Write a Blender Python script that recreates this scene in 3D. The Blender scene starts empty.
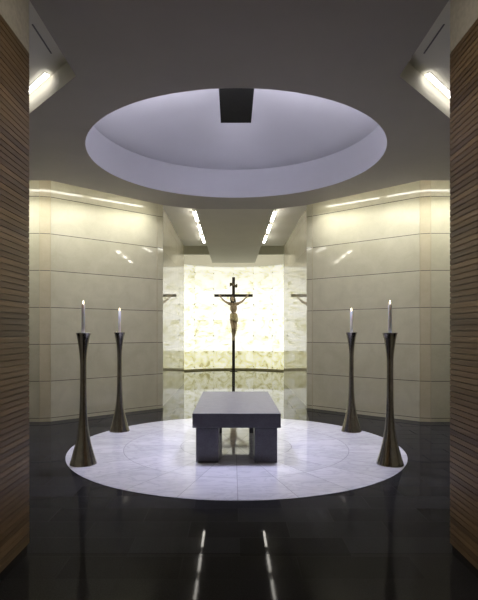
import bpy, bmesh, math, random
from mathutils import Vector, Matrix
random.seed(7)
S = bpy.context.scene
C = S.collection
PI = math.pi

# ------------------------------------------------------------------ helpers
def obj(name, bm, m=None, parent=None, smooth=False):
    me = bpy.data.meshes.new(name)
    bmesh.ops.recalc_face_normals(bm, faces=bm.faces) if not getattr(bm, '_keep', False) else None
    bm.to_mesh(me); bm.free()
    if m: me.materials.append(m)
    if smooth:
        for p in me.polygons: p.use_smooth = True
    o = bpy.data.objects.new(name, me); C.objects.link(o)
    if parent: o.parent = parent
    return o

def thing(name, label, cat, loc=(0, 0, 0), rotz=0, group=None):
    o = bpy.data.objects.new(name, None); C.objects.link(o)
    o.empty_display_size = .1
    o.location = loc; o.rotation_euler = (0, 0, rotz)
    o['label'] = label; o['category'] = cat
    if group: o['group'] = group
    return o

def tag(o, label, cat, group=None):
    o['label'] = label; o['category'] = cat
    if group: o['group'] = group
    return o

def struct(o, label=None):
    o['kind'] = 'structure'
    if label: o['label'] = label
    return o

def dup(root, loc, rotz, label):
    r = root.copy(); C.objects.link(r); r.location = loc; r.rotation_euler = (0, 0, rotz); r['label'] = label
    for ch in list(root.children):
        c = ch.copy(); C.objects.link(c); c.parent = r
        for g in list(ch.children):
            d = g.copy(); C.objects.link(d); d.parent = c
    return r

def box(bm, x0, x1, y0, y1, z0, z1, bev=0.0):
    v = [bm.verts.new(p) for p in ((x0,y0,z0),(x1,y0,z0),(x1,y1,z0),(x0,y1,z0),(x0,y0,z1),(x1,y0,z1),(x1,y1,z1),(x0,y1,z1))]
    fs = [bm.faces.new([v[i] for i in f]) for f in ((0,3,2,1),(4,5,6,7),(0,1,5,4),(1,2,6,5),(2,3,7,6),(3,0,4,7))]
    if bev:
        es = {e for f in fs for e in f.edges}
        bmesh.ops.bevel(bm, geom=list(es), offset=bev, segments=2, affect='EDGES', profile=.5)

def lathe(bm, prof, n=48, cap0=True, cap1=True, off=(0, 0, 0)):
    rings = []
    for r, z in prof:
        rings.append([bm.verts.new((off[0]+r*math.cos(2*PI*k/n), off[1]+r*math.sin(2*PI*k/n), off[2]+z)) for k in range(n)])
    for a, b in zip(rings, rings[1:]):
        for k in range(n):
            bm.faces.new((a[k], a[(k+1) % n], b[(k+1) % n], b[k]))
    if cap0: bm.faces.new(rings[0][::-1])
    if cap1: bm.faces.new(rings[-1])

def prism(bm, pts, z0, z1):
    a = [bm.verts.new((x, y, z0)) for x, y in pts]; b = [bm.verts.new((x, y, z1)) for x, y in pts]
    n = len(pts)
    bm.faces.new(a[::-1]); bm.faces.new(b)
    for k in range(n): bm.faces.new((a[k], a[(k+1) % n], b[(k+1) % n], b[k]))

def flat_with_holes(bm, loops, z):
    """planar sheet bounded by the first loop, pierced by the rest"""
    es = []
    for lp in loops:
        vs = [bm.verts.new((x, y, z)) for x, y in lp]
        for a, b in zip(vs, vs[1:]+vs[:1]): es.append(bm.edges.new((a, b)))
    bmesh.ops.triangle_fill(bm, use_beauty=True, edges=es)

def band(bm, pts, z0, z1, closed=True):
    a = [bm.verts.new((x, y, z0)) for x, y in pts]; b = [bm.verts.new((x, y, z1)) for x, y in pts]
    n = len(pts)
    for k in range(n if closed else n-1): bm.faces.new((a[k], a[(k+1) % n], b[(k+1) % n], b[k]))

def wall_sheet(name, pts, z0, z1, mats, thick=.12, side=1):
    """folded wall following pts in plan; u = metres along it, v = height; real thickness behind"""
    bm = bmesh.new(); uv = bm.loops.layers.uv.new('UVMap')
    L = [0]
    for p, q in zip(pts, pts[1:]): L.append(L[-1]+math.dist(p, q))
    # outward offsets
    offs = []
    for i in range(len(pts)):
        d = Vector((0, 0))
        if i > 0: d += (Vector(pts[i])-Vector(pts[i-1])).normalized()
        if i < len(pts)-1: d += (Vector(pts[i+1])-Vector(pts[i])).normalized()
        d.normalize(); offs.append(Vector((-d.y, d.x))*thick*side)
    def put(P, ls, mi=0):
        f = bm.faces.new([bm.verts.new(p) for p in P])
        f.material_index = mi
        for lp, (u, v) in zip(f.loops, ls): lp[uv].uv = (u, v)
    for i in range(len(pts)-1):
        p, q = pts[i], pts[i+1]
        mi = mats[1][i] if mats[1] else 0
        put([(p[0],p[1],z0),(q[0],q[1],z0),(q[0],q[1],z1),(p[0],p[1],z1)], [(L[i],z0),(L[i+1],z0),(L[i+1],z1),(L[i],z1)], mi)
        P = Vector(p)+offs[i]; Q = Vector(q)+offs[i+1]
        put([(P[0],P[1],z0),(Q[0],Q[1],z0),(Q[0],Q[1],z1),(P[0],P[1],z1)], [(L[i],z0),(L[i+1],z0),(L[i+1],z1),(L[i],z1)], mi)
        put([(p[0],p[1],z1),(q[0],q[1],z1),(Q[0],Q[1],z1),(P[0],P[1],z1)], [(0,z1)]*4, mi)
    for i in (0, len(pts)-1):
        p = pts[i]; P = Vector(p)+offs[i]
        put([(p[0],p[1],z0),(P[0],P[1],z0),(P[0],P[1],z1),(p[0],p[1],z1)], [(0,z0),(.12,z0),(.12,z1),(0,z1)], 0)
    bmesh.ops.remove_doubles(bm, verts=bm.verts, dist=1e-5)
    o = obj(name, bm)
    for m in mats[0]: o.data.materials.append(m)
    return struct(o)

def evaluated(name, bm, mods, m, parent):
    """run modifiers on a temporary object and keep the resulting mesh"""
    me = bpy.data.meshes.new(name); bm.to_mesh(me); bm.free()
    t = bpy.data.objects.new('temporary', me); C.objects.link(t)
    for kind, kw in mods:
        md = t.modifiers.new(kind, kind)
        for k, v in kw.items(): setattr(md, k, v)
    bpy.context.view_layer.update()
    dg = bpy.context.evaluated_depsgraph_get()
    out = bpy.data.meshes.new_from_object(t.evaluated_get(dg))
    bpy.data.objects.remove(t); bpy.data.meshes.remove(me)
    out.name = name; out.materials.clear(); out.materials.append(m)
    for p in out.polygons: p.use_smooth = True
    o = bpy.data.objects.new(name, out); C.objects.link(o); o.parent = parent
    return o

# ------------------------------------------------------------------ materials
def mat(name):
    m = bpy.data.materials.new(name); m.use_nodes = True
    nt = m.node_tree; b = nt.nodes['Principled BSDF']
    return m, nt, b
def N(nt, t, **kw):
    n = nt.nodes.new(t)
    for k, v in kw.items(): setattr(n, k, v)
    return n
def math_node(nt, op, a, b=None, c=None):
    n = N(nt, 'ShaderNodeMath', operation=op)
    for i, v in enumerate((a, b, c)):
        if v is None: continue
        if isinstance(v, (int, float)): n.inputs[i].default_value = v
        else: nt.links.new(v, n.inputs[i])
    return n.outputs[0]
def ramp(nt, fac, stops):
    r = N(nt, 'ShaderNodeValToRGB'); e = r.color_ramp.elements
    while len(e) < len(stops): e.new(.5)
    for el, (p, c) in zip(e, stops): el.position = p; el.color = (*c, 1)
    nt.links.new(fac, r.inputs[0]); return r.outputs[0]
def noise(nt, vec, scale, detail=4, rough=.5, dist=0.0):
    n = N(nt, 'ShaderNodeTexNoise'); n.inputs['Scale'].default_value = scale
    n.inputs['Detail'].default_value = detail; n.inputs['Roughness'].default_value = rough; n.inputs['Distortion'].default_value = dist
    nt.links.new(vec, n.inputs['Vector']); return n.outputs['Fac']
def mix(nt, fac, a, b, mode='MIX'):
    n = N(nt, 'ShaderNodeMix', data_type='RGBA', blend_type=mode)
    for i, v in ((0, fac), (6, a), (7, b)):
        if isinstance(v, (int, float)): n.inputs[i].default_value = v
        elif isinstance(v, tuple): n.inputs[i].default_value = (*v, 1)
        else: nt.links.new(v, n.inputs[i])
    return n.outputs[2]
def mapping(nt, vec, scale=(1, 1, 1), loc=(0, 0, 0)):
    n = N(nt, 'ShaderNodeMapping'); n.inputs['Scale'].default_value = scale; n.inputs['Location'].default_value = loc
    nt.links.new(vec, n.inputs['Vector']); return n.outputs[0]
def line(nt, val, period, offset, half):
    """1 on a joint every `period`, 0 elsewhere"""
    d = math_node(nt, 'PINGPONG', math_node(nt, 'SUBTRACT', val, offset), period/2)
    return math_node(nt, 'LESS_THAN', d, half)
def bump(nt, b, height, strength=.2, dist=.01):
    n = N(nt, 'ShaderNodeBump'); n.inputs['Strength'].default_value = strength; n.inputs['Distance'].default_value = dist
    nt.links.new(height, n.inputs['Height']); nt.links.new(n.outputs[0], b.inputs['Normal'])

def plain(name, col, rough=.5, metal=0, spec=.5, nscale=None, var=.1):
    m, nt, b = mat(name)
    b.inputs['Roughness'].default_value = rough; b.inputs['Metallic'].default_value = metal
    b.inputs['Specular IOR Level'].default_value = spec
    co = N(nt, 'ShaderNodeTexCoord').outputs['Object']
    f = noise(nt, co, nscale or 6, 5)
    c = ramp(nt, f, [(.3, tuple(x*(1-var) for x in col)), (.7, tuple(min(1, x*(1+var)) for x in col))])
    nt.links.new(c, b.inputs['Base Color'])
    return m
def emit(name, col, strength):
    m, nt, b = mat(name)
    b.inputs['Base Color'].default_value = (.8, .8, .8, 1)
    b.inputs['Emission Color'].default_value = (*col, 1); b.inputs['Emission Strength'].default_value = strength
    return m

def limestone(name, c0, c1, rough=.045, joint=(.06, .055, .04)):
    m, nt, b = mat(name)
    uv = N(nt, 'ShaderNodeTexCoord').outputs['UV']
    sep = N(nt, 'ShaderNodeSeparateXYZ'); nt.links.new(uv, sep.inputs[0])
    u, v = sep.outputs[0], sep.outputs[1]
    row = math_node(nt, 'FLOOR', math_node(nt, 'DIVIDE', math_node(nt, 'SUBTRACT', v, .06), .61))
    cell = N(nt, 'ShaderNodeTexWhiteNoise', noise_dimensions='1D'); nt.links.new(row, cell.inputs['W'])
    cl = noise(nt, uv, 3.5, 8, .62, .4)
    fine = noise(nt, uv, 55, 4, .6)
    f = math_node(nt, 'ADD', math_node(nt, 'MULTIPLY', cl, .7), math_node(nt, 'MULTIPLY', fine, .3))
    f = math_node(nt, 'ADD', f, math_node(nt, 'MULTIPLY', math_node(nt, 'SUBTRACT', cell.outputs['Value'], .5), .12))
    c = ramp(nt, f, [(.35, c0), (.65, c1)])
    j = line(nt, v, .61, .06, .005)
    c = mix(nt, j, c, joint)
    nt.links.new(c, b.inputs['Base Color'])
    b.inputs['Roughness'].default_value = rough
    r = math_node(nt, 'ADD', rough, math_node(nt, 'MULTIPLY', j, .5 if joint[0] < .2 else 0)); nt.links.new(r, b.inputs['Roughness'])
    b.inputs['Specular IOR Level'].default_value = .6
    return m
M = {}
M['lime'] = limestone('polished limestone', (.56, .53, .36), (.65, .615, .435))
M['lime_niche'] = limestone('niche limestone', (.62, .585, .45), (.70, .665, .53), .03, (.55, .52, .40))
M['lime2'] = limestone('yellow limestone', (.56, .50, .32), (.64, .575, .39))
M['plaster'] = plain('ceiling plaster', (.38, .355, .32), .7, nscale=2, var=.03)
M['plaster_lit'] = plain('lit niche plaster', (.74, .72, .63), .7, nscale=2, var=.03)  # lightened ceiling plaster; brightness of niche and pockets put into the colour
M['base'] = plain('bronze base strip', (.34, .31, .17), .5, nscale=5, var=.15)
M['panel'] = plain('lit panel plaster', (.56, .535, .45), .7, nscale=2, var=.03)  # paler than the ceiling; niche light is painted into this tone
M['drum'] = plain('oculus plaster', (.46, .46, .49), .7, nscale=2, var=.02)
M['beige'] = plain('entry stone', (.42, .39, .32), .5, nscale=30, var=.12)
M['black_metal'] = plain('black metal', (.010, .010, .010), .7, spec=.2)
M['pewter'] = plain('dark bronze', (.48, .46, .42), .2, metal=1, nscale=14, var=.12)
M['wax'] = plain('ivory wax', (.90, .88, .86), .45)
M['wick'] = plain('wick', (.02, .015, .01), .9)
nt_ = M['wax'].node_tree.nodes['Principled BSDF']; nt_.inputs['Subsurface Weight'].default_value = 1; nt_.inputs['Subsurface Radius'].default_value = (1, .85, .7); nt_.inputs['Subsurface Scale'].default_value = .03
M['flame'] = emit('flame', (1, .80, .52), 6)
M['strip'] = emit('strip diffuser', (1, .95, .86), 24)
M['arm'] = emit('arm strip diffuser', (1, .94, .82), 30)
M['cove'] = emit('cove diffuser', (1, .97, .90), 16)
M['pocket'] = emit('pocket diffuser', (1, .95, .88), 6)
M['housing'] = plain('light housing', (.55, .54, .5), .5)
M['slot'] = plain('diffuser slot', (.03, .03, .03), .6)
M['joint'] = plain('threshold joint', (.004, .004, .004), .9, spec=.05)
M['vent'] = plain('air slot', (.16, .155, .15), .6)
M['cross'] = plain('dark cross timber', (.018, .011, .008), .5, nscale=25, var=.4)
M['flesh'] = plain('painted carving', (.50, .385, .27), .5, nscale=9, var=.3)
M['cloth'] = plain('gilded loincloth', (.50, .42, .23), .5, nscale=20, var=.35)
M['hair'] = plain('carved hair', (.035, .02, .012), .6, nscale=40, var=.5)
M['scroll'] = plain('scroll plaque', (.08, .06, .03), .6, nscale=30, var=.4)

def granite_altar():
    m, nt, b = mat('grey granite')
    co = N(nt, 'ShaderNodeTexCoord').outputs['Object']
    a = noise(nt, co, 160, 3, .7); c = noise(nt, co, 9, 5)
    f = math_node(nt, 'ADD', math_node(nt, 'MULTIPLY', a, .75), math_node(nt, 'MULTIPLY', c, .25))
    nt.links.new(ramp(nt, f, [(.35, (.055, .054, .062)), (.65, (.16, .155, .178))]), b.inputs['Base Color'])
    b.inputs['Roughness'].default_value = .34; b.inputs['Specular IOR Level'].default_value = .5
    return m
M['granite'] = granite_altar()

def dark_floor(name, base, rough, ior=1.08):
    m, nt, b = mat(name)
    co = N(nt, 'ShaderNodeTexCoord').outputs['Object']
    sep = N(nt, 'ShaderNodeSeparateXYZ'); nt.links.new(co, sep.inputs[0])
    br = N(nt, 'ShaderNodeTexBrick'); nt.links.new(co, br.inputs['Vector'])
    br.offset = .5; br.inputs['Scale'].default_value = 1
    br.inputs['Brick Width'].default_value = .75; br.inputs['Row Height'].default_value = .30
    br.inputs['Mortar Size'].default_value = .003; br.inputs['Mortar Smooth'].default_value = 0
    br.inputs['Color1'].default_value = (.7, .7, .7, 1); br.inputs['Color2'].default_value = (1.3, 1.3, 1.3, 1); br.inputs['Mortar'].default_value = (.35, .35, .35, 1)
    sp = noise(nt, co, 120, 3, .7)
    c = ramp(nt, sp, [(.3, tuple(x*.6 for x in base)), (.75, tuple(x*1.5 for x in base))])
    c = mix(nt, 1.0, c, br.outputs['Color'], 'MULTIPLY')
    nt.links.new(c, b.inputs['Base Color'])
    w = noise(nt, mapping(nt, co, (1, 3, 1)), 5, 4)
    r = math_node(nt, 'ADD', rough, math_node(nt, 'MULTIPLY', w, .02))
    r = math_node(nt, 'ADD', r, math_node(nt, 'MULTIPLY', br.outputs['Fac'], .4))
    nt.links.new(r, b.inputs['Roughness'])
    b.inputs['Specular IOR Level'].default_value = .5 if ior > 1.3 else .5; b.inputs['IOR'].default_value = ior
    return m
M['floor_niche'] = dark_floor('polished niche granite', (.012, .012, .010), .02, 1.5)
M['floor'] = dark_floor('black granite floor', (.019, .0188, .0195), .02)
M['floor_entry'] = dark_floor('dark entry granite', (.016, .0155, .0145), .04)

def marble():
    m, nt, b = mat('white marble disc')
    co = N(nt, 'ShaderNodeTexCoord').outputs['Object']
    sep = N(nt, 'ShaderNodeSeparateXYZ'); nt.links.new(co, sep.inputs[0])
    x, y = sep.outputs[0], sep.outputs[1]
    r = math_node(nt, 'SQRT', math_node(nt, 'ADD', math_node(nt, 'MULTIPLY', x, x), math_node(nt, 'MULTIPLY', y, y)))
    ang = math_node(nt, 'ARCTAN2', y, x)
    ring = math_node(nt, 'FLOOR', math_node(nt, 'DIVIDE', r, .72))
    seg = math_node(nt, 'FLOOR', math_node(nt, 'DIVIDE', ang, PI/12))
    cell = N(nt, 'ShaderNodeTexWhiteNoise', noise_dimensions='2D')
    cmb = N(nt, 'ShaderNodeCombineXYZ'); nt.links.new(ring, cmb.inputs[0]); nt.links.new(seg, cmb.inputs[1]); nt.links.new(cmb.outputs[0], cell.inputs['Vector'])
    # veins, shifted slab by slab
    sh = N(nt, 'ShaderNodeVectorMath', operation='MULTIPLY_ADD'); nt.links.new(cell.outputs['Color'], sh.inputs[0]); sh.inputs[1].default_value = (3, 3, 3); nt.links.new(co, sh.inputs[2])
    v1 = noise(nt, mapping(nt, sh.outputs[0], (1, 2.2, 1)), 2.4, 6, .55, 1.4)
    vein = math_node(nt, 'ABSOLUTE', math_node(nt, 'SUBTRACT', v1, .5))
    c = ramp(nt, vein, [(0, (.56, .56, .59)), (.05, (.66, .66, .68)), (.2, (.70, .70, .72))])
    tone = math_node(nt, 'ADD', .90, math_node(nt, 'MULTIPLY', cell.outputs['Value'], .14))
    g = N(nt, 'ShaderNodeCombineXYZ')
    for i in range(3): nt.links.new(tone, g.inputs[i])
    c = mix(nt, 1.0, c, g.outputs[0], 'MULTIPLY')
    j1 = line(nt, r, .72, 0, .004)
    dd = math_node(nt, 'MULTIPLY', math_node(nt, 'PINGPONG', ang, PI/24), r)
    j2 = math_node(nt, 'LESS_THAN', dd, .0035)
    j = math_node(nt, 'MAXIMUM', j1, j2)
    c = mix(nt, math_node(nt, 'MULTIPLY', j, .6), c, (.22, .22, .23))
    nt.links.new(c, b.inputs['Base Color'])
    b.inputs['Roughness'].default_value = .05; b.inputs['Specular IOR Level'].default_value = .6
    return m
M['marble'] = marble()

def wood():
    m, nt, b = mat('ribbed walnut')
    co = N(nt, 'ShaderNodeTexCoord').outputs['Object']
    sep = N(nt, 'ShaderNodeSeparateXYZ'); nt.links.new(co, sep.inputs[0])
    slat = math_node(nt, 'FLOOR', math_node(nt, 'DIVIDE', math_node(nt, 'SUBTRACT', sep.outputs[2], .07), .0367))
    cell = N(nt, 'ShaderNodeTexWhiteNoise', noise_dimensions='1D'); nt.links.new(slat, cell.inputs['W'])
    grain = noise(nt, mapping(nt, co, (1, .9, 60)), 2.2, 7, .65, .25)
    broad = noise(nt, mapping(nt, co, (1, .25, 7)), 2.0, 3)
    f = math_node(nt, 'ADD', math_node(nt, 'MULTIPLY', grain, .5), math_node(nt, 'MULTIPLY', cell.outputs['Value'], .22))
    f = math_node(nt, 'ADD', f, math_node(nt, 'MULTIPLY', broad, .28))
    nt.links.new(ramp(nt, f, [(.26, (.045, .025, .010)), (.5, (.135, .086, .040)), (.74, (.25, .168, .085))]), b.inputs['Base Color'])
    b.inputs['Roughness'].default_value = .42; b.inputs['Specular IOR Level'].default_value = .35
    return m
M['wood'] = wood()

def onyx():
    m, nt, b = mat('backlit onyx')
    uv = N(nt, 'ShaderNodeTexCoord').outputs['UV']
    sep = N(nt, 'ShaderNodeSeparateXYZ'); nt.links.new(uv, sep.inputs[0])
    u, v = sep.outputs[0], sep.outputs[1]
    PU, PV = .78, .6
    ci = math_node(nt, 'FLOOR', math_node(nt, 'DIVIDE', u, PU)); ri = math_node(nt, 'FLOOR', math_node(nt, 'DIVIDE', math_node(nt, 'SUBTRACT', v, .12), PV))
    cmb = N(nt, 'ShaderNodeCombineXYZ'); nt.links.new(ci, cmb.inputs[0]); nt.links.new(ri, cmb.inputs[1])
    cell = N(nt, 'ShaderNodeTexWhiteNoise', noise_dimensions='2D'); nt.links.new(cmb.outputs[0], cell.inputs['Vector'])
    sh = N(nt, 'ShaderNodeVectorMath', operation='MULTIPLY_ADD'); nt.links.new(cell.outputs['Color'], sh.inputs[0]); sh.inputs[1].default_value = (1.2, .5, 2); nt.links.new(uv, sh.inputs[2])
    wv = noise(nt, mapping(nt, sh.outputs[0], (.7, 1.7, 1)), 1.3, 5, .55, 1.6)
    vein = math_node(nt, 'ABSOLUTE', math_node(nt, 'SUBTRACT', wv, .5))
    fine = noise(nt, sh.outputs[0], 2.6, 4, .55, .8)
    k = math_node(nt, 'ADD', math_node(nt, 'MULTIPLY', vein, 2.2), math_node(nt, 'MULTIPLY', fine, .62))
    stone = ramp(nt, k, [(.20, (.50, .47, .24)), (.275, (.72, .71, .48)), (.355, (.89, .89, .74)), (.48, (1, 1, .93))])
    # the lamp boxes behind: strongest in the middle rows, the bottom course has none of its own
    vv = N(nt, 'ShaderNodeMapRange', interpolation_type='SMOOTHSTEP'); nt.links.new(v, vv.inputs[0])
    vv.inputs[1].default_value = .70; vv.inputs[2].default_value = .74; vv.inputs[3].default_value = .70; vv.inputs[4].default_value = 1.0
    up = N(nt, 'ShaderNodeMapRange', interpolation_type='SMOOTHSTEP'); nt.links.new(v, up.inputs[0])
    up.inputs[1].default_value = 2.7; up.inputs[2].default_value = 3.9; up.inputs[3].default_value = 1.0; up.inputs[4].default_value = .5
    lamp = math_node(nt, 'MULTIPLY', vv.outputs[0], up.outputs[0])
    du = math_node(nt, 'PINGPONG', u, PU/2); dv = math_node(nt, 'PINGPONG', math_node(nt, 'SUBTRACT', v, .12), PV/2)
    jt = math_node(nt, 'LESS_THAN', math_node(nt, 'MINIMUM', du, dv), .004)
    dot = math_node(nt, 'LESS_THAN', math_node(nt, 'SQRT', math_node(nt, 'ADD', math_node(nt, 'MULTIPLY', du, du), math_node(nt, 'MULTIPLY', dv, dv))), .030)
    blk = math_node(nt, 'SUBTRACT', 1, math_node(nt, 'MAXIMUM', math_node(nt, 'MULTIPLY', jt, .35), math_node(nt, 'MULTIPLY', dot, .8)))
    st = math_node(nt, 'MULTIPLY', math_node(nt, 'MULTIPLY', lamp, blk), 1.10)
    low = math_node(nt, 'LESS_THAN', v, .72)
    lowc = ramp(nt, noise(nt, sh.outputs[0], 2.6, 7, .6, 1.6), [(.36, (.50, .46, .20)), (.48, (.86, .84, .52)), (.62, (1, 1, .84))])
    stone = mix(nt, low, stone, lowc)
    nt.links.new(mix(nt, .5, stone, (.3, .28, .2)), b.inputs['Base Color'])
    nt.links.new(stone, b.inputs['Emission Color']); nt.links.new(st, b.inputs['Emission Strength'])
    b.inputs['Roughness'].default_value = .25
    return m
M['onyx'] = onyx()

# ------------------------------------------------------------------ plan (metres; camera at the origin looking along +Y)
ZC = 3.85            # chapel ceiling
ZU = 4.35            # top of the light slots
OC, OR = 6.77, 1.97   # oculus centre / radius
EY = 3.35            # chapel threshold
EX = 1.42           # half width of the entry
NX = 1.43            # half width of the niche
def mir(pts): return [(-x, y) for x, y in pts]

# floors
bm = bmesh.new(); prism(bm, [(-6.6, EY), (6.6, EY), (6.6, 9.64), (1.38, 9.64), (1.22, 8.1), (-1.22, 8.1), (-1.38, 9.64), (-6.6, 9.64)], -.15, 0)
struct(obj('floor', bm, M['floor']), 'polished black granite chapel floor')
bm = bmesh.new(); prism(bm, [(-1.22, 8.1), (1.22, 8.1), (1.38, 9.64), (4.6, 9.64), (4.6, 20.2), (-4.6, 20.2), (-4.6, 9.64), (-1.38, 9.64)], -.15, 0)
struct(obj('floor_niche', bm, M['floor_niche']), 'mirror-polished floor of the niche')
bm = bmesh.new(); box(bm, -1.75, 1.75, -3, EY-.012, -.15, 0)
struct(obj('floor_entry', bm, M['floor_entry']), 'dark granite floor of the entry passage')
bm = bmesh.new(); box(bm, -1.75, 1.75, EY-.012, EY, -.15, .0)
struct(obj('trim_1', bm, M['joint']), 'thin dark threshold joint across the floor')
bm = bmesh.new(); lathe(bm, [(2.11, 0), (2.12, .0015), (2.12, .004), (2.118, .005)], 128)
o = obj('floor_circle', bm, M['marble']); o.location = (0, 6.5, .0)
struct(o, 'round white marble floor inlay under the altar')

# side walls of the chapel: flat piece, narrow yellow strip, long diagonal, end strip
for s, nm in ((-1, 'left'), (1, 'right')):
    pts = [(-6.4, 8.18), (-3.22, 8.18), (-3.06, 8.22), (-1.50, 9.58), (-1.40, 9.66)]
    if s > 0: pts = mir(pts)
    o = wall_sheet('wall_'+nm, pts, 0, ZU, ([M['lime'], M['lime2']], [0, 1, 0, 0]), .02, -s)
    o['label'] = nm+' diagonal wall of polished beige limestone panels'
    pts = [(-NX, 9.69), (-NX, 14.25), (-2.9, 14.25)]
    if s > 0: pts = mir(pts)
    o = wall_sheet('wall_niche_'+nm, pts, 0, ZU+.05, ([M['lime_niche']], None), .1, -s)
    o['label'] = nm+' polished stone side wall of the lit niche'
    # joint lines between the facets
    for k, (x, y) in enumerate(((-3.225, 8.178), (-3.06, 8.215), (-1.50, 9.575))):
        bm = bmesh.new(); x *= -s
        box(bm, x-.004, x+.004, y-.004, y+.004, 0, ZU)
        struct(obj('trim_joint_'+nm, bm, M['lime2']), 'fine vertical joint in the '+nm+' limestone wall')
    # outer walls the camera cannot see past the jambs
    bm = bmesh.new(); x0, x1 = sorted((s*6.4, s*6.55)); box(bm, x0, x1, EY-.25, 8.3, 0, ZU)
    struct(obj('wall_outer_'+nm, bm, M['beige']))
    bm = bmesh.new(); x0, x1 = sorted((s*1.62, s*6.4)); box(bm, x0, x1, EY-.25, EY, 0, ZU)
    struct(obj('wall_front_'+nm, bm, M['beige']))
    # entry passage: ribbed wood below, stone above, black toe recess
    bm = bmesh.new()
    prof = []
    z = .07; P = .0367; n = 90
    for k in range(n):
        z0 = z+k*P
        prof += [(0, z0+.004), (0, z0+P-.002), (.009, z0+P-.0015), (.009, z0+P+.0035)]
    prof = [(.0, .07)] + prof
    top = prof[-1][1]
    back = .18
    A = [bm.verts.new((s*(EX+d), EY, zz)) for d, zz in prof]; B = [bm.verts.new((s*(EX+d), -2.9, zz)) for d, zz in prof]
    for i in range(len(prof)-1): bm.faces.new((A[i], A[i+1], B[i+1], B[i]))
    a0 = bm.verts.new((s*(EX+back), EY, .07)); a1 = bm.verts.new((s*(EX+back), EY, top))
    b0 = bm.verts.new((s*(EX+back), -2.9, .07)); b1 = bm.verts.new((s*(EX+back), -2.9, top))
    bm.faces.new([a0, a1]+A[::-1]); bm.faces.new([b0, b1]+B[::-1])
    bm.faces.new((a0, a1, b1, b0)); bm.faces.new((A[0], a0, b0, B[0])); bm.faces.new((A[-1], a1, b1, B[-1]))
    struct(obj('wall_entry_'+nm, bm, M['wood']), nm+' entry wall of fine horizontal ribbed brown wood')
    bm = bmesh.new(); x0, x1 = sorted((s*(EX+.002), s*(EX+.18))); box(bm, x0, x1, -2.9, EY, top+.0005, 4.6)
    struct(obj('wall_entry_upper_'+nm, bm, M['beige']), 'plain stone above the '+nm+' wood panelling')
    bm = bmesh.new(); x0, x1 = sorted((s*(EX+.012), s*(EX+.18))); box(bm, x0, x1, -2.9, EY-.01, 0, .069)
    struct(obj('baseboard_entry_'+nm, bm, M['black_metal']), 'black recessed base under the '+nm+' wood panelling')

bm = bmesh.new(); box(bm, -1.75, 1.75, -3.1, -2.92, 0, 4.6)
struct(obj('wall_rear', bm, M['beige']))
bm = bmesh.new(); box(bm, -1.75, 1.75, -3.1, EY, 4.6, 4.7)
struct(obj('ceiling_entry', bm, M['plaster']))

# ceiling: one sheet with the oculus and two corner light pockets cut out; raised side bays at the niche
half = [(-6.4, EY), (-6.4, 7.74), (-2.89, 7.74), (-1.33, 9.27), (-.755, 9.56)]
outline = half + mir(half)[::-1]
cir = [(OR*math.cos(2*PI*k/96), OC+OR*math.sin(2*PI*k/96)) for k in range(96)]
pocketL = [(-1.49, 3.50), (-1.49, 4.57), (-2.85, 6.0), (-2.85, 4.86)]
pocketL = [(-1.49, 3.42), (-1.49, 4.57), (-2.80, 5.95), (-2.80, 3.42)]
bm = bmesh.new()
armL = [(-3.13, 6.70), (-3.13, 7.24), (-5.85, 6.80), (-5.85, 6.25)]
flat_with_holes(bm, [outline, cir, pocketL, mir(pocketL), armL, mir(armL)], ZC)
band(bm, outline, ZC, 4.12)
k0 = len(bm.faces)
for P in (pocketL, mir(pocketL)): band(bm, P, ZC, 4.05)
bm.faces.ensure_lookup_table()
for f in bm.faces[k0:]: f.material_index = 1
for P in (armL, mir(armL)): band(bm, P, ZC, 3.952)
k0 = len(bm.faces)
prism(bm, [(-.755, 9.555), (.755, 9.555), (.735, 17.1), (-.735, 17.1)], ZC, 4.12)
bm.faces.ensure_lookup_table()
for f in bm.faces[k0:]: f.material_index = 2
oc = obj('ceiling', bm, M['plaster']); oc.data.materials.append(M['plaster_lit']); oc.data.materials.append(M['panel'])
struct(oc, 'grey plaster ceiling with a round opening')
for s, P in ((-1, pocketL), (1, mir(pocketL))):
    bm = bmesh.new(); prism(bm, P, 4.05, 4.09)
    struct(obj('ceiling_pocket', bm, M['plaster_lit']))
for s in (-1, 1):
    bm = bmesh.new(); x0, x1 = sorted((s*2.95, s*6.3)); box(bm, x0, x1, 6.2, 7.5, 3.952, 4.02)
    struct(obj('ceiling_arm', bm, M['plaster']))
# slot lids and the raised bays
for s in (-1, 1):
    bm = bmesh.new()
    lid = [(-6.5, 7.6), (-2.95, 7.6), (-1.33, 9.1), (-.7, 9.5), (-.7, 9.75), (-1.5, 9.75), (-3.1, 8.4), (-6.5, 8.4)]
    prism(bm, lid if s < 0 else mir(lid), ZU, ZU+.05)
    struct(obj('ceiling_slot', bm, M['plaster']))
    bm = bmesh.new()
    bay = [(-.70, 9.30), (-.72, 14.25), (-1.50, 14.25), (-1.50, 9.72), (-1.36, 9.40)]
    prism(bm, bay if s < 0 else mir(bay), 3.95, 4.02)
    struct(obj('ceiling_bay', bm, M['plaster_lit']), 'raised side ceiling of the niche')
bm = bmesh.new(); box(bm, -2.9, 2.9, 17.12, 20.2, 4.5, 4.6); box(bm, -2.9, 2.9, 14.1, 17.0, 4.5, 4.6); box(bm, -2.9, 2.9, 17.0, 17.12, 4.12, 4.6)
struct(obj('ceiling_niche', bm, M['plaster_lit']))

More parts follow.
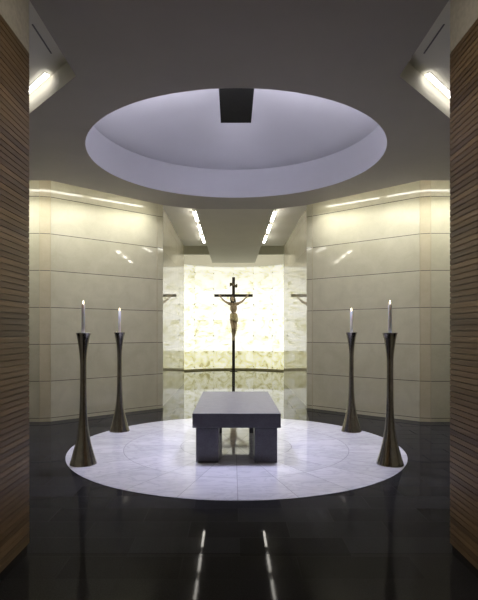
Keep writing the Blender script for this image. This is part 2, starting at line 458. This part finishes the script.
# oculus drum and shallow dome
bm = bmesh.new()
lathe(bm, [(OR, ZC), (OR, 4.34)], 96, False, False)
for f in bm.faces: f.smooth = True
dome = [(OR+.10, 4.34)]
n0 = len(bm.verts)
lathe(bm, [(OR, 4.34), (OR+.10, 4.341)], 96, False, False)
lathe(bm, [(OR+.10, 4.341), (1.9, 4.52), (1.6, 4.68), (1.2, 4.80), (.8, 4.87), (.4, 4.905), (.02, 4.915)], 96, False, True)
for f in bm.faces: f.smooth = True
o = obj('ceiling_oculus', bm, M['drum'])
o.location = (0, OC, 0)
struct(o, 'round lilac-white ceiling oculus with a shallow dome')

# dark beam crossing the near half of the oculus
bm = bmesh.new(); box(bm, -.205, .205, OC-1.98, 6.68, 4.30, 4.80, .006)
o = obj('ceiling_beam', bm, M['black_metal']); tag(o, 'dark square box beam hanging inside the round ceiling oculus', 'beam')

# onyx apse
AR, AY = 2.62, 16.62
def arc(r, a0=-86, a1=86, n=64):
    return [(r*math.sin(math.radians(a0+(a1-a0)*k/n)), AY+r*math.cos(math.radians(a0+(a1-a0)*k/n))) for k in range(n+1)]
def arc_wall(name, r, z0, z1, m, thick=.05, label=None, a=86):
    bm = bmesh.new(); uv = bm.loops.layers.uv.new('UVMap'); n = 64
    P = arc(r, -a, a, n); Q = arc(r+thick, -a, a, n)
    for k in range(n):
        u0 = r*math.radians(-a+2*a*k/n); u1 = r*math.radians(-a+2*a*(k+1)/n)
        for (W, sgn) in ((P, 1), (Q, -1)):
            f = bm.faces.new([bm.verts.new((W[k][0], W[k][1], z0)), bm.verts.new((W[k+1][0], W[k+1][1], z0)), bm.verts.new((W[k+1][0], W[k+1][1], z1)), bm.verts.new((W[k][0], W[k][1], z1))])
            for lp, q in zip(f.loops, ((u0, z0), (u1, z0), (u1, z1), (u0, z1))): lp[uv].uv = q
        for z in (z0, z1):
            f = bm.faces.new([bm.verts.new((*P[k], z)), bm.verts.new((*P[k+1], z)), bm.verts.new((*Q[k+1], z)), bm.verts.new((*Q[k], z))])
    bmesh.ops.remove_doubles(bm, verts=bm.verts, dist=1e-5)
    return struct(obj(name, bm, m), label)
arc_wall('wall_back', AR, .06, 4.06, M['onyx'], .04, 'curved wall of glowing white and yellow onyx panels')
arc_wall('baseboard_back', AR-.012, 0, .06, M['base'], .05, 'dark metal base along the onyx wall')
arc_wall('trim_2', AR-.12, 3.975, 4.5, M['plaster_lit'], .06, 'curved plaster fascia above the onyx wall', 72)
for s, nm in ((-1, 'left'), (1, 'right')):
    bm = bmesh.new(); x0, x1 = sorted((s*2.62, s*2.8)); box(bm, x0, x1, 14.25, 16.85, 0, 4.5)
    struct(obj('wall_apse_'+nm, bm, M['lime']))

# ------------------------------------------------------------------ altar
t = thing('altar', 'grey granite slab altar on four square legs at centre of marble circle', 'altar', (0, 6.62, .005))
bm = bmesh.new(); box(bm, -.5, .5, -1.02, 1.02, .40, .563, .006); obj('tabletop', bm, M['granite'], t)
for sx in (-1, 1):
    for sy in (-1, 1):
        bm = bmesh.new(); x0, x1 = sorted((sx*.205, sx*.462)); y0, y1 = sorted((sy*.64, sy*.99))
        box(bm, x0, x1, y0, y1, 0, .392, .005)
        obj('leg', bm, M['granite'], t)
for sx in (-1, 1):
    for sy in (-1, 1):
        bm = bmesh.new(); x0, x1 = sorted((sx*.225, sx*.442)); y0, y1 = sorted((sy*.66, sy*.97)); box(bm, x0, x1, y0, y1, .3915, .4005)
        obj('spacer', bm, M['slot'], t)

# ------------------------------------------------------------------ candlesticks and candles
def make_stick(label, loc):
    t = thing('candlestick', label, 'candlestick', loc, 0, 'candlesticks around the altar')
    bm = bmesh.new()
    pr = [(.150, 0), (.150, .006), (.143, .03), (.116, .12), (.085, .24), (.060, .38), (.046, .52), (.039, .70), (.036, .90), (.0355, 1.05), (.037, 1.16), (.042, 1.25), (.053, 1.34), (.068, 1.43), (.082, 1.485), (.083, 1.49), (.079, 1.49), (.06, 1.462), (.026, 1.45), (.026, 1.44)]
    # smooth the profile with a spline
    out = []
    for i in range(2, 14):
        p0, p1, p2, p3 = pr[i-1], pr[i], pr[i+1], pr[i+2]
        for q in range(3):
            u = q/3
            out.append(tuple(.5*((2*p1[k])+(-p0[k]+p2[k])*u+(2*p0[k]-5*p1[k]+4*p2[k]-p3[k])*u*u+(-p0[k]+3*p1[k]-3*p2[k]+p3[k])*u**3) for k in range(2)))
    lathe(bm, [(r_, z_*.99) for r_, z_ in pr[:2]+out+pr[14:]], 48)
    obj('stand', bm, M['pewter'], t, True)
    bm = bmesh.new(); lathe(bm, [(.0275, 1.435), (.0275, 1.46), (.0205, 1.46), (.0205, 1.435)], 24)
    obj('candle_cup', bm, M['pewter'], t, True)
    return t
def make_candle(label, loc, h):
    t = thing('candle', label, 'candle', loc, 0, 'lit candles on the candlesticks')
    bm = bmesh.new(); lathe(bm, [(.0195, 0), (.0195, h-.006), (.017, h-.001), (.010, h-.004), (.004, h-.006)], 24); obj('wax', bm, M['wax'], t, True)
    bm = bmesh.new(); lathe(bm, [(.0025, h-.008), (.0022, h+.012), (.001, h+.016)], 8); wk = obj('wick', bm, M['wick'], t)
    bm = bmesh.new(); lathe(bm, [(.001, h+.004), (.006, h+.009), (.0085, h+.018), (.0075, h+.027), (.004, h+.037), (.0008, h+.046)], 16); obj('flame', bm, M['flame'], wk, True)
    return t
spots = [(-1.725, 5.58, 'left', 'front', .345), (1.722, 5.57, 'right', 'front', .345), (-1.735, 7.42, 'left', 'rear', .36), (1.728, 7.40, 'right', 'rear', .36)]
for i, (x, y, sd, fr, h) in enumerate(spots):
    w = 'nearer the viewer' if fr == 'front' else 'toward the limestone wall'
    big = 'larger-looking' if fr == 'front' else 'smaller-looking'
    lab = f'tall dark metal flared candlestick {fr} {sd} of the altar, {w}'
    st = make_stick(lab, (x, y, .005)) if i == 0 else dup(st0, (x, y, .005), 0, lab)
    if i == 0: st0 = st
    lab = f'lit white taper candle on the {fr} {sd} candlestick, {w}'
    ca = make_candle(lab, (x, y, 1.441), .358) if i == 0 else dup(ca0, (x, y, 1.441), 0, lab)
    if i == 0: ca0 = ca

# ------------------------------------------------------------------ crucifix
CY = 18.55
t = thing('crucifix', 'tall dark wooden crucifix with carved figure before the glowing onyx wall', 'crucifix', (0, CY, 0))
bm = bmesh.new(); box(bm, -.056, .056, -.045, .045, 0, 3.51, .005); obj('upright', bm, M['cross'], t)
bm = bmesh.new(); box(bm, -.72, .72, -.052, .038, 2.775, 2.875, .005); obj('crossbar', bm, M['cross'], t)
bm = bmesh.new(); box(bm, -.14, .14, -.14, .14, 0, .02, .004); obj('base_plate', bm, M['cross'], t)
# curled scroll plaque near the top
bm = bmesh.new()
R1, R2 = [], []
for k in range(13):
    u = -1+2*k/12
    x = .145*u; y = -.065-.02*math.cos(u*4.2); dz = .034*math.sin(u*3.0)
    hgt = .046+.040*abs(u)**2.5
    R1.append((x, y, 3.21-dz-hgt)); R2.append((x, y, 3.21-dz+hgt))
for off in (0, .014):
    pass
va = [[bm.verts.new((p[0], p[1]+o_, p[2])) for p in R] for R in (R1, R2) for o_ in (0, .014)]
a, b, c, d = va
for k in range(12):
    for p, q in ((a, c), (c, d), (d, b), (b, a)): bm.faces.new((p[k], p[k+1], q[k+1], q[k]))
for k in (0, 12): bm.faces.new((a[k], c[k], d[k], b[k]))
obj('scroll_plaque', bm, M['scroll'], t)
# carved figure
def capsule(bm, p, q, r0, r1, n=14):
    p, q = Vector(p), Vector(q); d = (q-p).normalized()
    u = d.orthogonal().normalized(); w = d.cross(u)
    rings = []
    for k in range(1, 4): a = PI/2*k/4; rings.append((p-d*r0*math.cos(a), r0*math.sin(a)))
    rings += [(p, r0), (q, r1)]
    for k in range(1, 4): a = PI/2*k/4; rings.append((q+d*r1*math.sin(a), r1*math.cos(a)))
    V = [[bm.verts.new(c+u*r*math.cos(2*PI*j/n)+w*r*math.sin(2*PI*j/n)) for j in range(n)] for c, r in rings]
    for A, B in zip(V, V[1:]):
        for j in range(n): bm.faces.new((A[j], A[(j+1) % n], B[(j+1) % n], B[j]))
    e0 = bm.verts.new(p-d*r0); e1 = bm.verts.new(q+d*r1)
    for j in range(n):
        bm.faces.new((e0, V[0][(j+1) % n], V[0][j])); bm.faces.new((e1, V[-1][j], V[-1][(j+1) % n]))
def ellipsoid(bm, c, r, rot=(0, 0, 0)):
    from mathutils import Euler
    mt = Matrix.Translation(c) @ Euler(rot).to_matrix().to_4x4() @ Matrix.Diagonal((*r, 1))
    bmesh.ops.create_uvsphere(bm, u_segments=20, v_segments=14, radius=1, matrix=mt)
bm = bmesh.new()
ellipsoid(bm, (0, -.165, 1.97), (.112, .085, .10))            # pelvis
ellipsoid(bm, (.004, -.165, 2.12), (.098, .072, .12))          # waist
ellipsoid(bm, (0, -.18, 2.34), (.135, .095, .17))              # ribs
ellipsoid(bm, (-.06, -.235, 2.42), (.065, .045, .055)); ellipsoid(bm, (.06, -.235, 2.42), (.065, .045, .055))
capsule(bm, (-.13, -.165, 2.50), (.13, -.165, 2.50), .058, .058)
capsule(bm, (0, -.185, 2.50), (-.018, -.215, 2.60), .052, .048)
HC = Vector((-.032, -.245, 2.672)); HR = (.35, .30, 0)
from mathutils import Euler
hm = Matrix.Translation(HC) @ Euler((.38, -.22, -.12)).to_matrix().to_4x4()
def H(x, y, z): return tuple(hm @ Vector((x, y, z)))
def hell(bm, c, r): 
    bmesh.ops.create_uvsphere(bm, u_segments=20, v_segments=14, radius=1, matrix=hm @ Matrix.Translation(c) @ Matrix.Diagonal((*r, 1)))
hell(bm, (0, .01, .02), (.076, .092, .10)); hell(bm, (0, -.03, -.05), (.052, .055, .065))
capsule(bm, H(0, -.082, .022), H(0, -.104, -.022), .010, .015)
for e in (-1, 1):
    hell(bm, (e*.030, -.076, .018), (.015, .010, .009)); hell(bm, (e*.077, .012, .0), (.012, .022, .032))
    capsule(bm, H(e*.012, -.085, .036), H(e*.045, -.072, .038), .009, .007)
capsule(bm, H(-.022, -.080, -.052), H(.022, -.080, -.052), .008, .008)
for s in (-1, 1):
    sh = (s*.165, -.165, 2.515); el = (s*.325, -.125, 2.60); wr = (s*.465, -.082, 2.742); pm = (s*.50, -.072, 2.79)
    capsule(bm, (s*.13, -.165, 2.505), sh, .066, .058); capsule(bm, sh, el, .050, .038); capsule(bm, el, wr, .040, .025)
    capsule(bm, wr, pm, .026, .030)
    ux = Vector((s*.60, -.0, .80)); vx = Vector((s*.80, 0, -.60))
    for k, ln in enumerate((.058, .066, .062, .048)):
        b0 = Vector(pm)+vx*(-.027+.018*k)+ux*.02; b1 = b0+ux*ln*.55+Vector((0, -.006, 0)); b2 = b1+ux*ln*.45+Vector((0, -.024, 0))
        capsule(bm, b0, b1, .0095, .009, 8); capsule(bm, b1, b2, .009, .007, 8)
    b0 = Vector(wr)-vx*.018+ux*.018; b1 = b0-vx*.03+ux*.025+Vector((0, -.01, 0)); b2 = b1+ux*.03+Vector((0, -.012, 0))
    capsule(bm, b0, b1, .012, .010, 8); capsule(bm, b1, b2, .010, .008, 8)
    hp = (s*.072, -.165, 1.93); kn = (s*.052+.02, -.262, 1.60); an = (s*.022, -.115 if s > 0 else -.155, 1.30)
    capsule(bm, hp, kn, .078, .054); ellipsoid(bm, (kn[0], kn[1]-.006, kn[2]), (.052, .052, .06))
    mid = (kn[0]*.6+an[0]*.4, kn[1]*.6+an[1]*.4+.02, kn[2]*.6+an[2]*.4)
    capsule(bm, kn, mid, .050, .050); capsule(bm, mid, an, .050, .033)
    toe = (s*-.012, -.15 if s > 0 else -.19, 1.18)
    capsule(bm, an, toe, .036, .030)
    for k in range(5):
        tx = toe[0]-.026+.013*k
        capsule(bm, (tx, toe[1], toe[2]), (tx, toe[1]-.006, toe[2]-.034+.003*abs(k-2)), .009, .007, 8)
body = evaluated('corpus', bm, [('REMESH', dict(mode='VOXEL', voxel_size=.006)), ('SMOOTH', dict(factor=.5, iterations=4))], M['flesh'], t)
# hair and beard
bm = bmesh.new()
hell(bm, (0, .028, .040), (.086, .092, .092)); hell(bm, (0, .055, -.04), (.078, .055, .10))
for e in (-1, 1):
    capsule(bm, H(e*.075, 0, .04), H(e*.085, -.01, -.10), .026, .018); capsule(bm, H(e*.080, .03, .0), H(e*.075, .02, -.14), .028, .016)
capsule(bm, H(0, -.078, -.085), H(0, -.088, -.125), .030, .012); capsule(bm, H(-.045, -.045, -.05), H(-.01, -.075, -.10), .018, .02); capsule(bm, H(.045, -.045, -.05), H(.01, -.075, -.10), .018, .02)
evaluated('hair', bm, [('REMESH', dict(mode='VOXEL', voxel_size=.007)), ('SMOOTH', dict(factor=.5, iterations=3))], M['hair'], body)
# loincloth: wrapped band with folds and a hanging end at the hip
bm = bmesh.new()
rings = []
for j in range(11):
    f = j/10; z = 2.13-.25*f
    rr = []
    for k in range(48):
        a = 2*PI*k/48
        fold = .008*math.sin(a*7+f*6+math.sin(a*2)*1.5)
        rx = .118+.012*math.sin(f*PI)+fold; ry = .105+.020*math.sin(f*PI)+.02*f+fold
        rr.append(bm.verts.new((.005+rx*math.cos(a), -.172-.022*f+ry*math.sin(a), z+.02*math.sin(a*2+1)*(1-f)-.03*f*math.cos(a))))
    rings.append(rr)
for A, B in zip(rings, rings[1:]):
    for k in range(48): bm.faces.new((A[k], A[(k+1) % 48], B[(k+1) % 48], B[k]))
ca = obj('loincloth', bm, M['cloth'], body, True)
md = ca.modifiers.new('Solidify', 'SOLIDIFY'); md.thickness = .012; md.offset = 1
bm = bmesh.new()
for k in range(4):
    capsule(bm, (.098+.013*k, -.225+.008*k, 2.05-.006*k), (.104+.016*k, -.235+.01*k, 1.80+.02*k), .020, .014)
ellipsoid(bm, (.112, -.225, 2.06), (.034, .034, .030))
evaluated('cloth_knot', bm, [('REMESH', dict(mode='VOXEL', voxel_size=.006)), ('SMOOTH', dict(factor=.5, iterations=3))], M['cloth'], body)

# ------------------------------------------------------------------ lights of the room
def strip_light(label, p, q, w, zface, em, group, tilt=None, name='strip_light'):
    """linear fixture between plan points p and q; the diffuser faces down"""
    cx, cy = (p[0]+q[0])/2, (p[1]+q[1])/2; L = math.dist(p, q); ang = math.atan2(q[1]-p[1], q[0]-p[0])
    t = thing(name, label, 'ceiling light', (cx, cy, zface), ang, group)
    if tilt: t.rotation_euler = (tilt, 0, ang)
    bm = bmesh.new(); box(bm, -L/2+.01, L/2-.01, -w/2+.004, w/2-.004, .012, .03 if zface > 3.9 else .084); obj('housing', bm, M['housing'], t)
    bm = bmesh.new(); box(bm, -L/2+.004, L/2-.004, -w/2, w/2, -.002, .0125, .002); obj('diffuser', bm, em, t)
    if tilt:
        l = bpy.data.lights.new('wall_washer', 'AREA'); l.shape = 'RECTANGLE'; l.size = L; l.size_y = .04
        l.energy = COVE*L*(.78 if 'far half' in label else 1); l.color = (1, .995, 1.0); l.spread = math.radians(112)
        o = bpy.data.objects.new('wall_washer', l); C.objects.link(o)
        o.matrix_world = Matrix.Translation((cx, cy, zface)) @ Euler((tilt, 0, ang)).to_matrix().to_4x4() @ Matrix.Translation((0, 0, -.006))
    return t
COVE = 11
order = ['first', 'second', 'third']
for s, nm in ((-1, 'left'), (1, 'right')):
    segs = [(9.86, 10.72), (11.08, 11.98), (12.36, 13.3)]
    for k, (a, b) in enumerate(segs):
        w = ['nearest the oculus', 'in the middle of its row', 'nearest the onyx wall'][k]
        strip_light(f'bright linear ceiling light {w}, {nm} row over the niche', (s*.80, a), (s*.80, b), .055, 3.864, M['strip'], 'strip lights over the niche')
    for k, (u0, u1) in enumerate(((0, .21), (.395, .605), (.79, 1))):
        A_, B_ = Vector((3.19, 6.97)), Vector((5.7, 6.55))
        p, q = A_.lerp(B_, u0), A_.lerp(B_, u1)
        if s < 0: p, q = Vector((-p.x, p.y)), Vector((-q.x, q.y))
        o_ = 'right' if s < 0 else 'left'
        strip_light(f'strip light of the {nm} side arm, {["nearest", "middle", "farthest"][k]} from the oculus, mirrored in {o_} limestone wall', tuple(p), tuple(q), .08, 3.862, M['arm'], 'strip lights in the side arms')
    # pocket light beside the diagonal face
    p, q = (-1.87, 4.88), (-2.45, 5.49)
    if s > 0: p, q = (-p[0], p[1]), (-q[0], q[1])
    strip_light(f'short bright strip light in the ceiling pocket at upper {nm} of the picture', p, q, .05, 4.02, M['pocket'], 'strip lights in the corner pockets')
    bm = bmesh.new(); box(bm, s*1.71-.006, s*1.71+.006, 4.12, 4.55, 4.044, 4.052)
    tag(obj('slot_diffuser', bm, M['vent']), f'thin dark air slot in the ceiling pocket at upper {nm}', 'vent', 'air slots in the corner pockets')
    # lamps in the slot over the limestone
    for k, (p, q, w) in enumerate((((-3.95, 7.80), (-2.93, 7.80), 'flat end near the wood'), ((-2.85, 7.89), (-2.30, 8.43), 'near half of its diagonal'), ((-2.20, 8.53), (-1.44, 9.275), 'far half of its diagonal'))):
        if s > 0: p, q = (-p[0], p[1]), (-q[0], q[1])
        strip_light(f'hidden lamp above the {nm} limestone wall, {w}', p, q, .05, 3.92, M['cove'], 'wall-washing lamps in the ceiling slots', -s*.07)

def lamp(name, kind, loc, energy, col, rot=(0, 0, 0), **kw):
    l = bpy.data.lights.new(name, kind); l.energy = energy; l.color = col
    for k, v in kw.items(): setattr(l, k, v)
    o = bpy.data.objects.new(name, l); C.objects.link(o); o.location = loc; o.rotation_euler = rot
    return o
# downlight under the beam, and the cool wash inside the oculus
for s in (-1, 1):
    lamp('oculus_downlight', 'SPOT', (s*1.2, 6.5, 4.72), 530, (.69, .69, 1.0), (0, 0, 0), spot_size=math.radians(64), spot_blend=.5, shadow_soft_size=.25)
for s in (-1, 1):
    lamp('oculus_wash', 'AREA', (s*1.0, 5.25, 4.12), 235, (.90, .87, 1.0), (math.radians(168), 0, 0), spread=math.radians(150), shape='RECTANGLE', size=.9, size_y=.12)
lamp('niche_recess_lamp', 'AREA', (0, 17.3, 4.40), 14, (1, .95, .84), (math.radians(60), 0, 0), shape='RECTANGLE', size=2.4, size_y=.08)
for s in (-1, 1):
    lamp('entry_fill', 'AREA', (s*.95, 1.7, 4.5), 19, (1, .92, .80), (0, s*math.radians(44), 0), shape='RECTANGLE', size=.12, size_y=2.6, spread=math.radians(75))  # unseen fill lights added to brighten the entry wood

# ------------------------------------------------------------------ world, camera, view
w = bpy.data.worlds.new('World'); S.world = w; w.use_nodes = True
w.node_tree.nodes['Background'].inputs[0].default_value = (.01, .01, .01, 1); w.node_tree.nodes['Background'].inputs[1].default_value = .2
cam = bpy.data.cameras.new('Camera'); co = bpy.data.objects.new('Camera', cam); C.objects.link(co)
co.location = (-.05, 0, 1.5); co.rotation_euler = (PI/2, 0, 0)
cam.sensor_fit = 'HORIZONTAL'; cam.sensor_width = 36; cam.lens = 36*496/478
cam.shift_x = 6.8/478; cam.shift_y = 31/478; cam.clip_start = .05
S.camera = co
S.view_settings.view_transform = 'Standard'; S.view_settings.look = 'None'
S.view_settings.exposure = 0; S.view_settings.gamma = 1; S.view_settings.use_curve_mapping = False
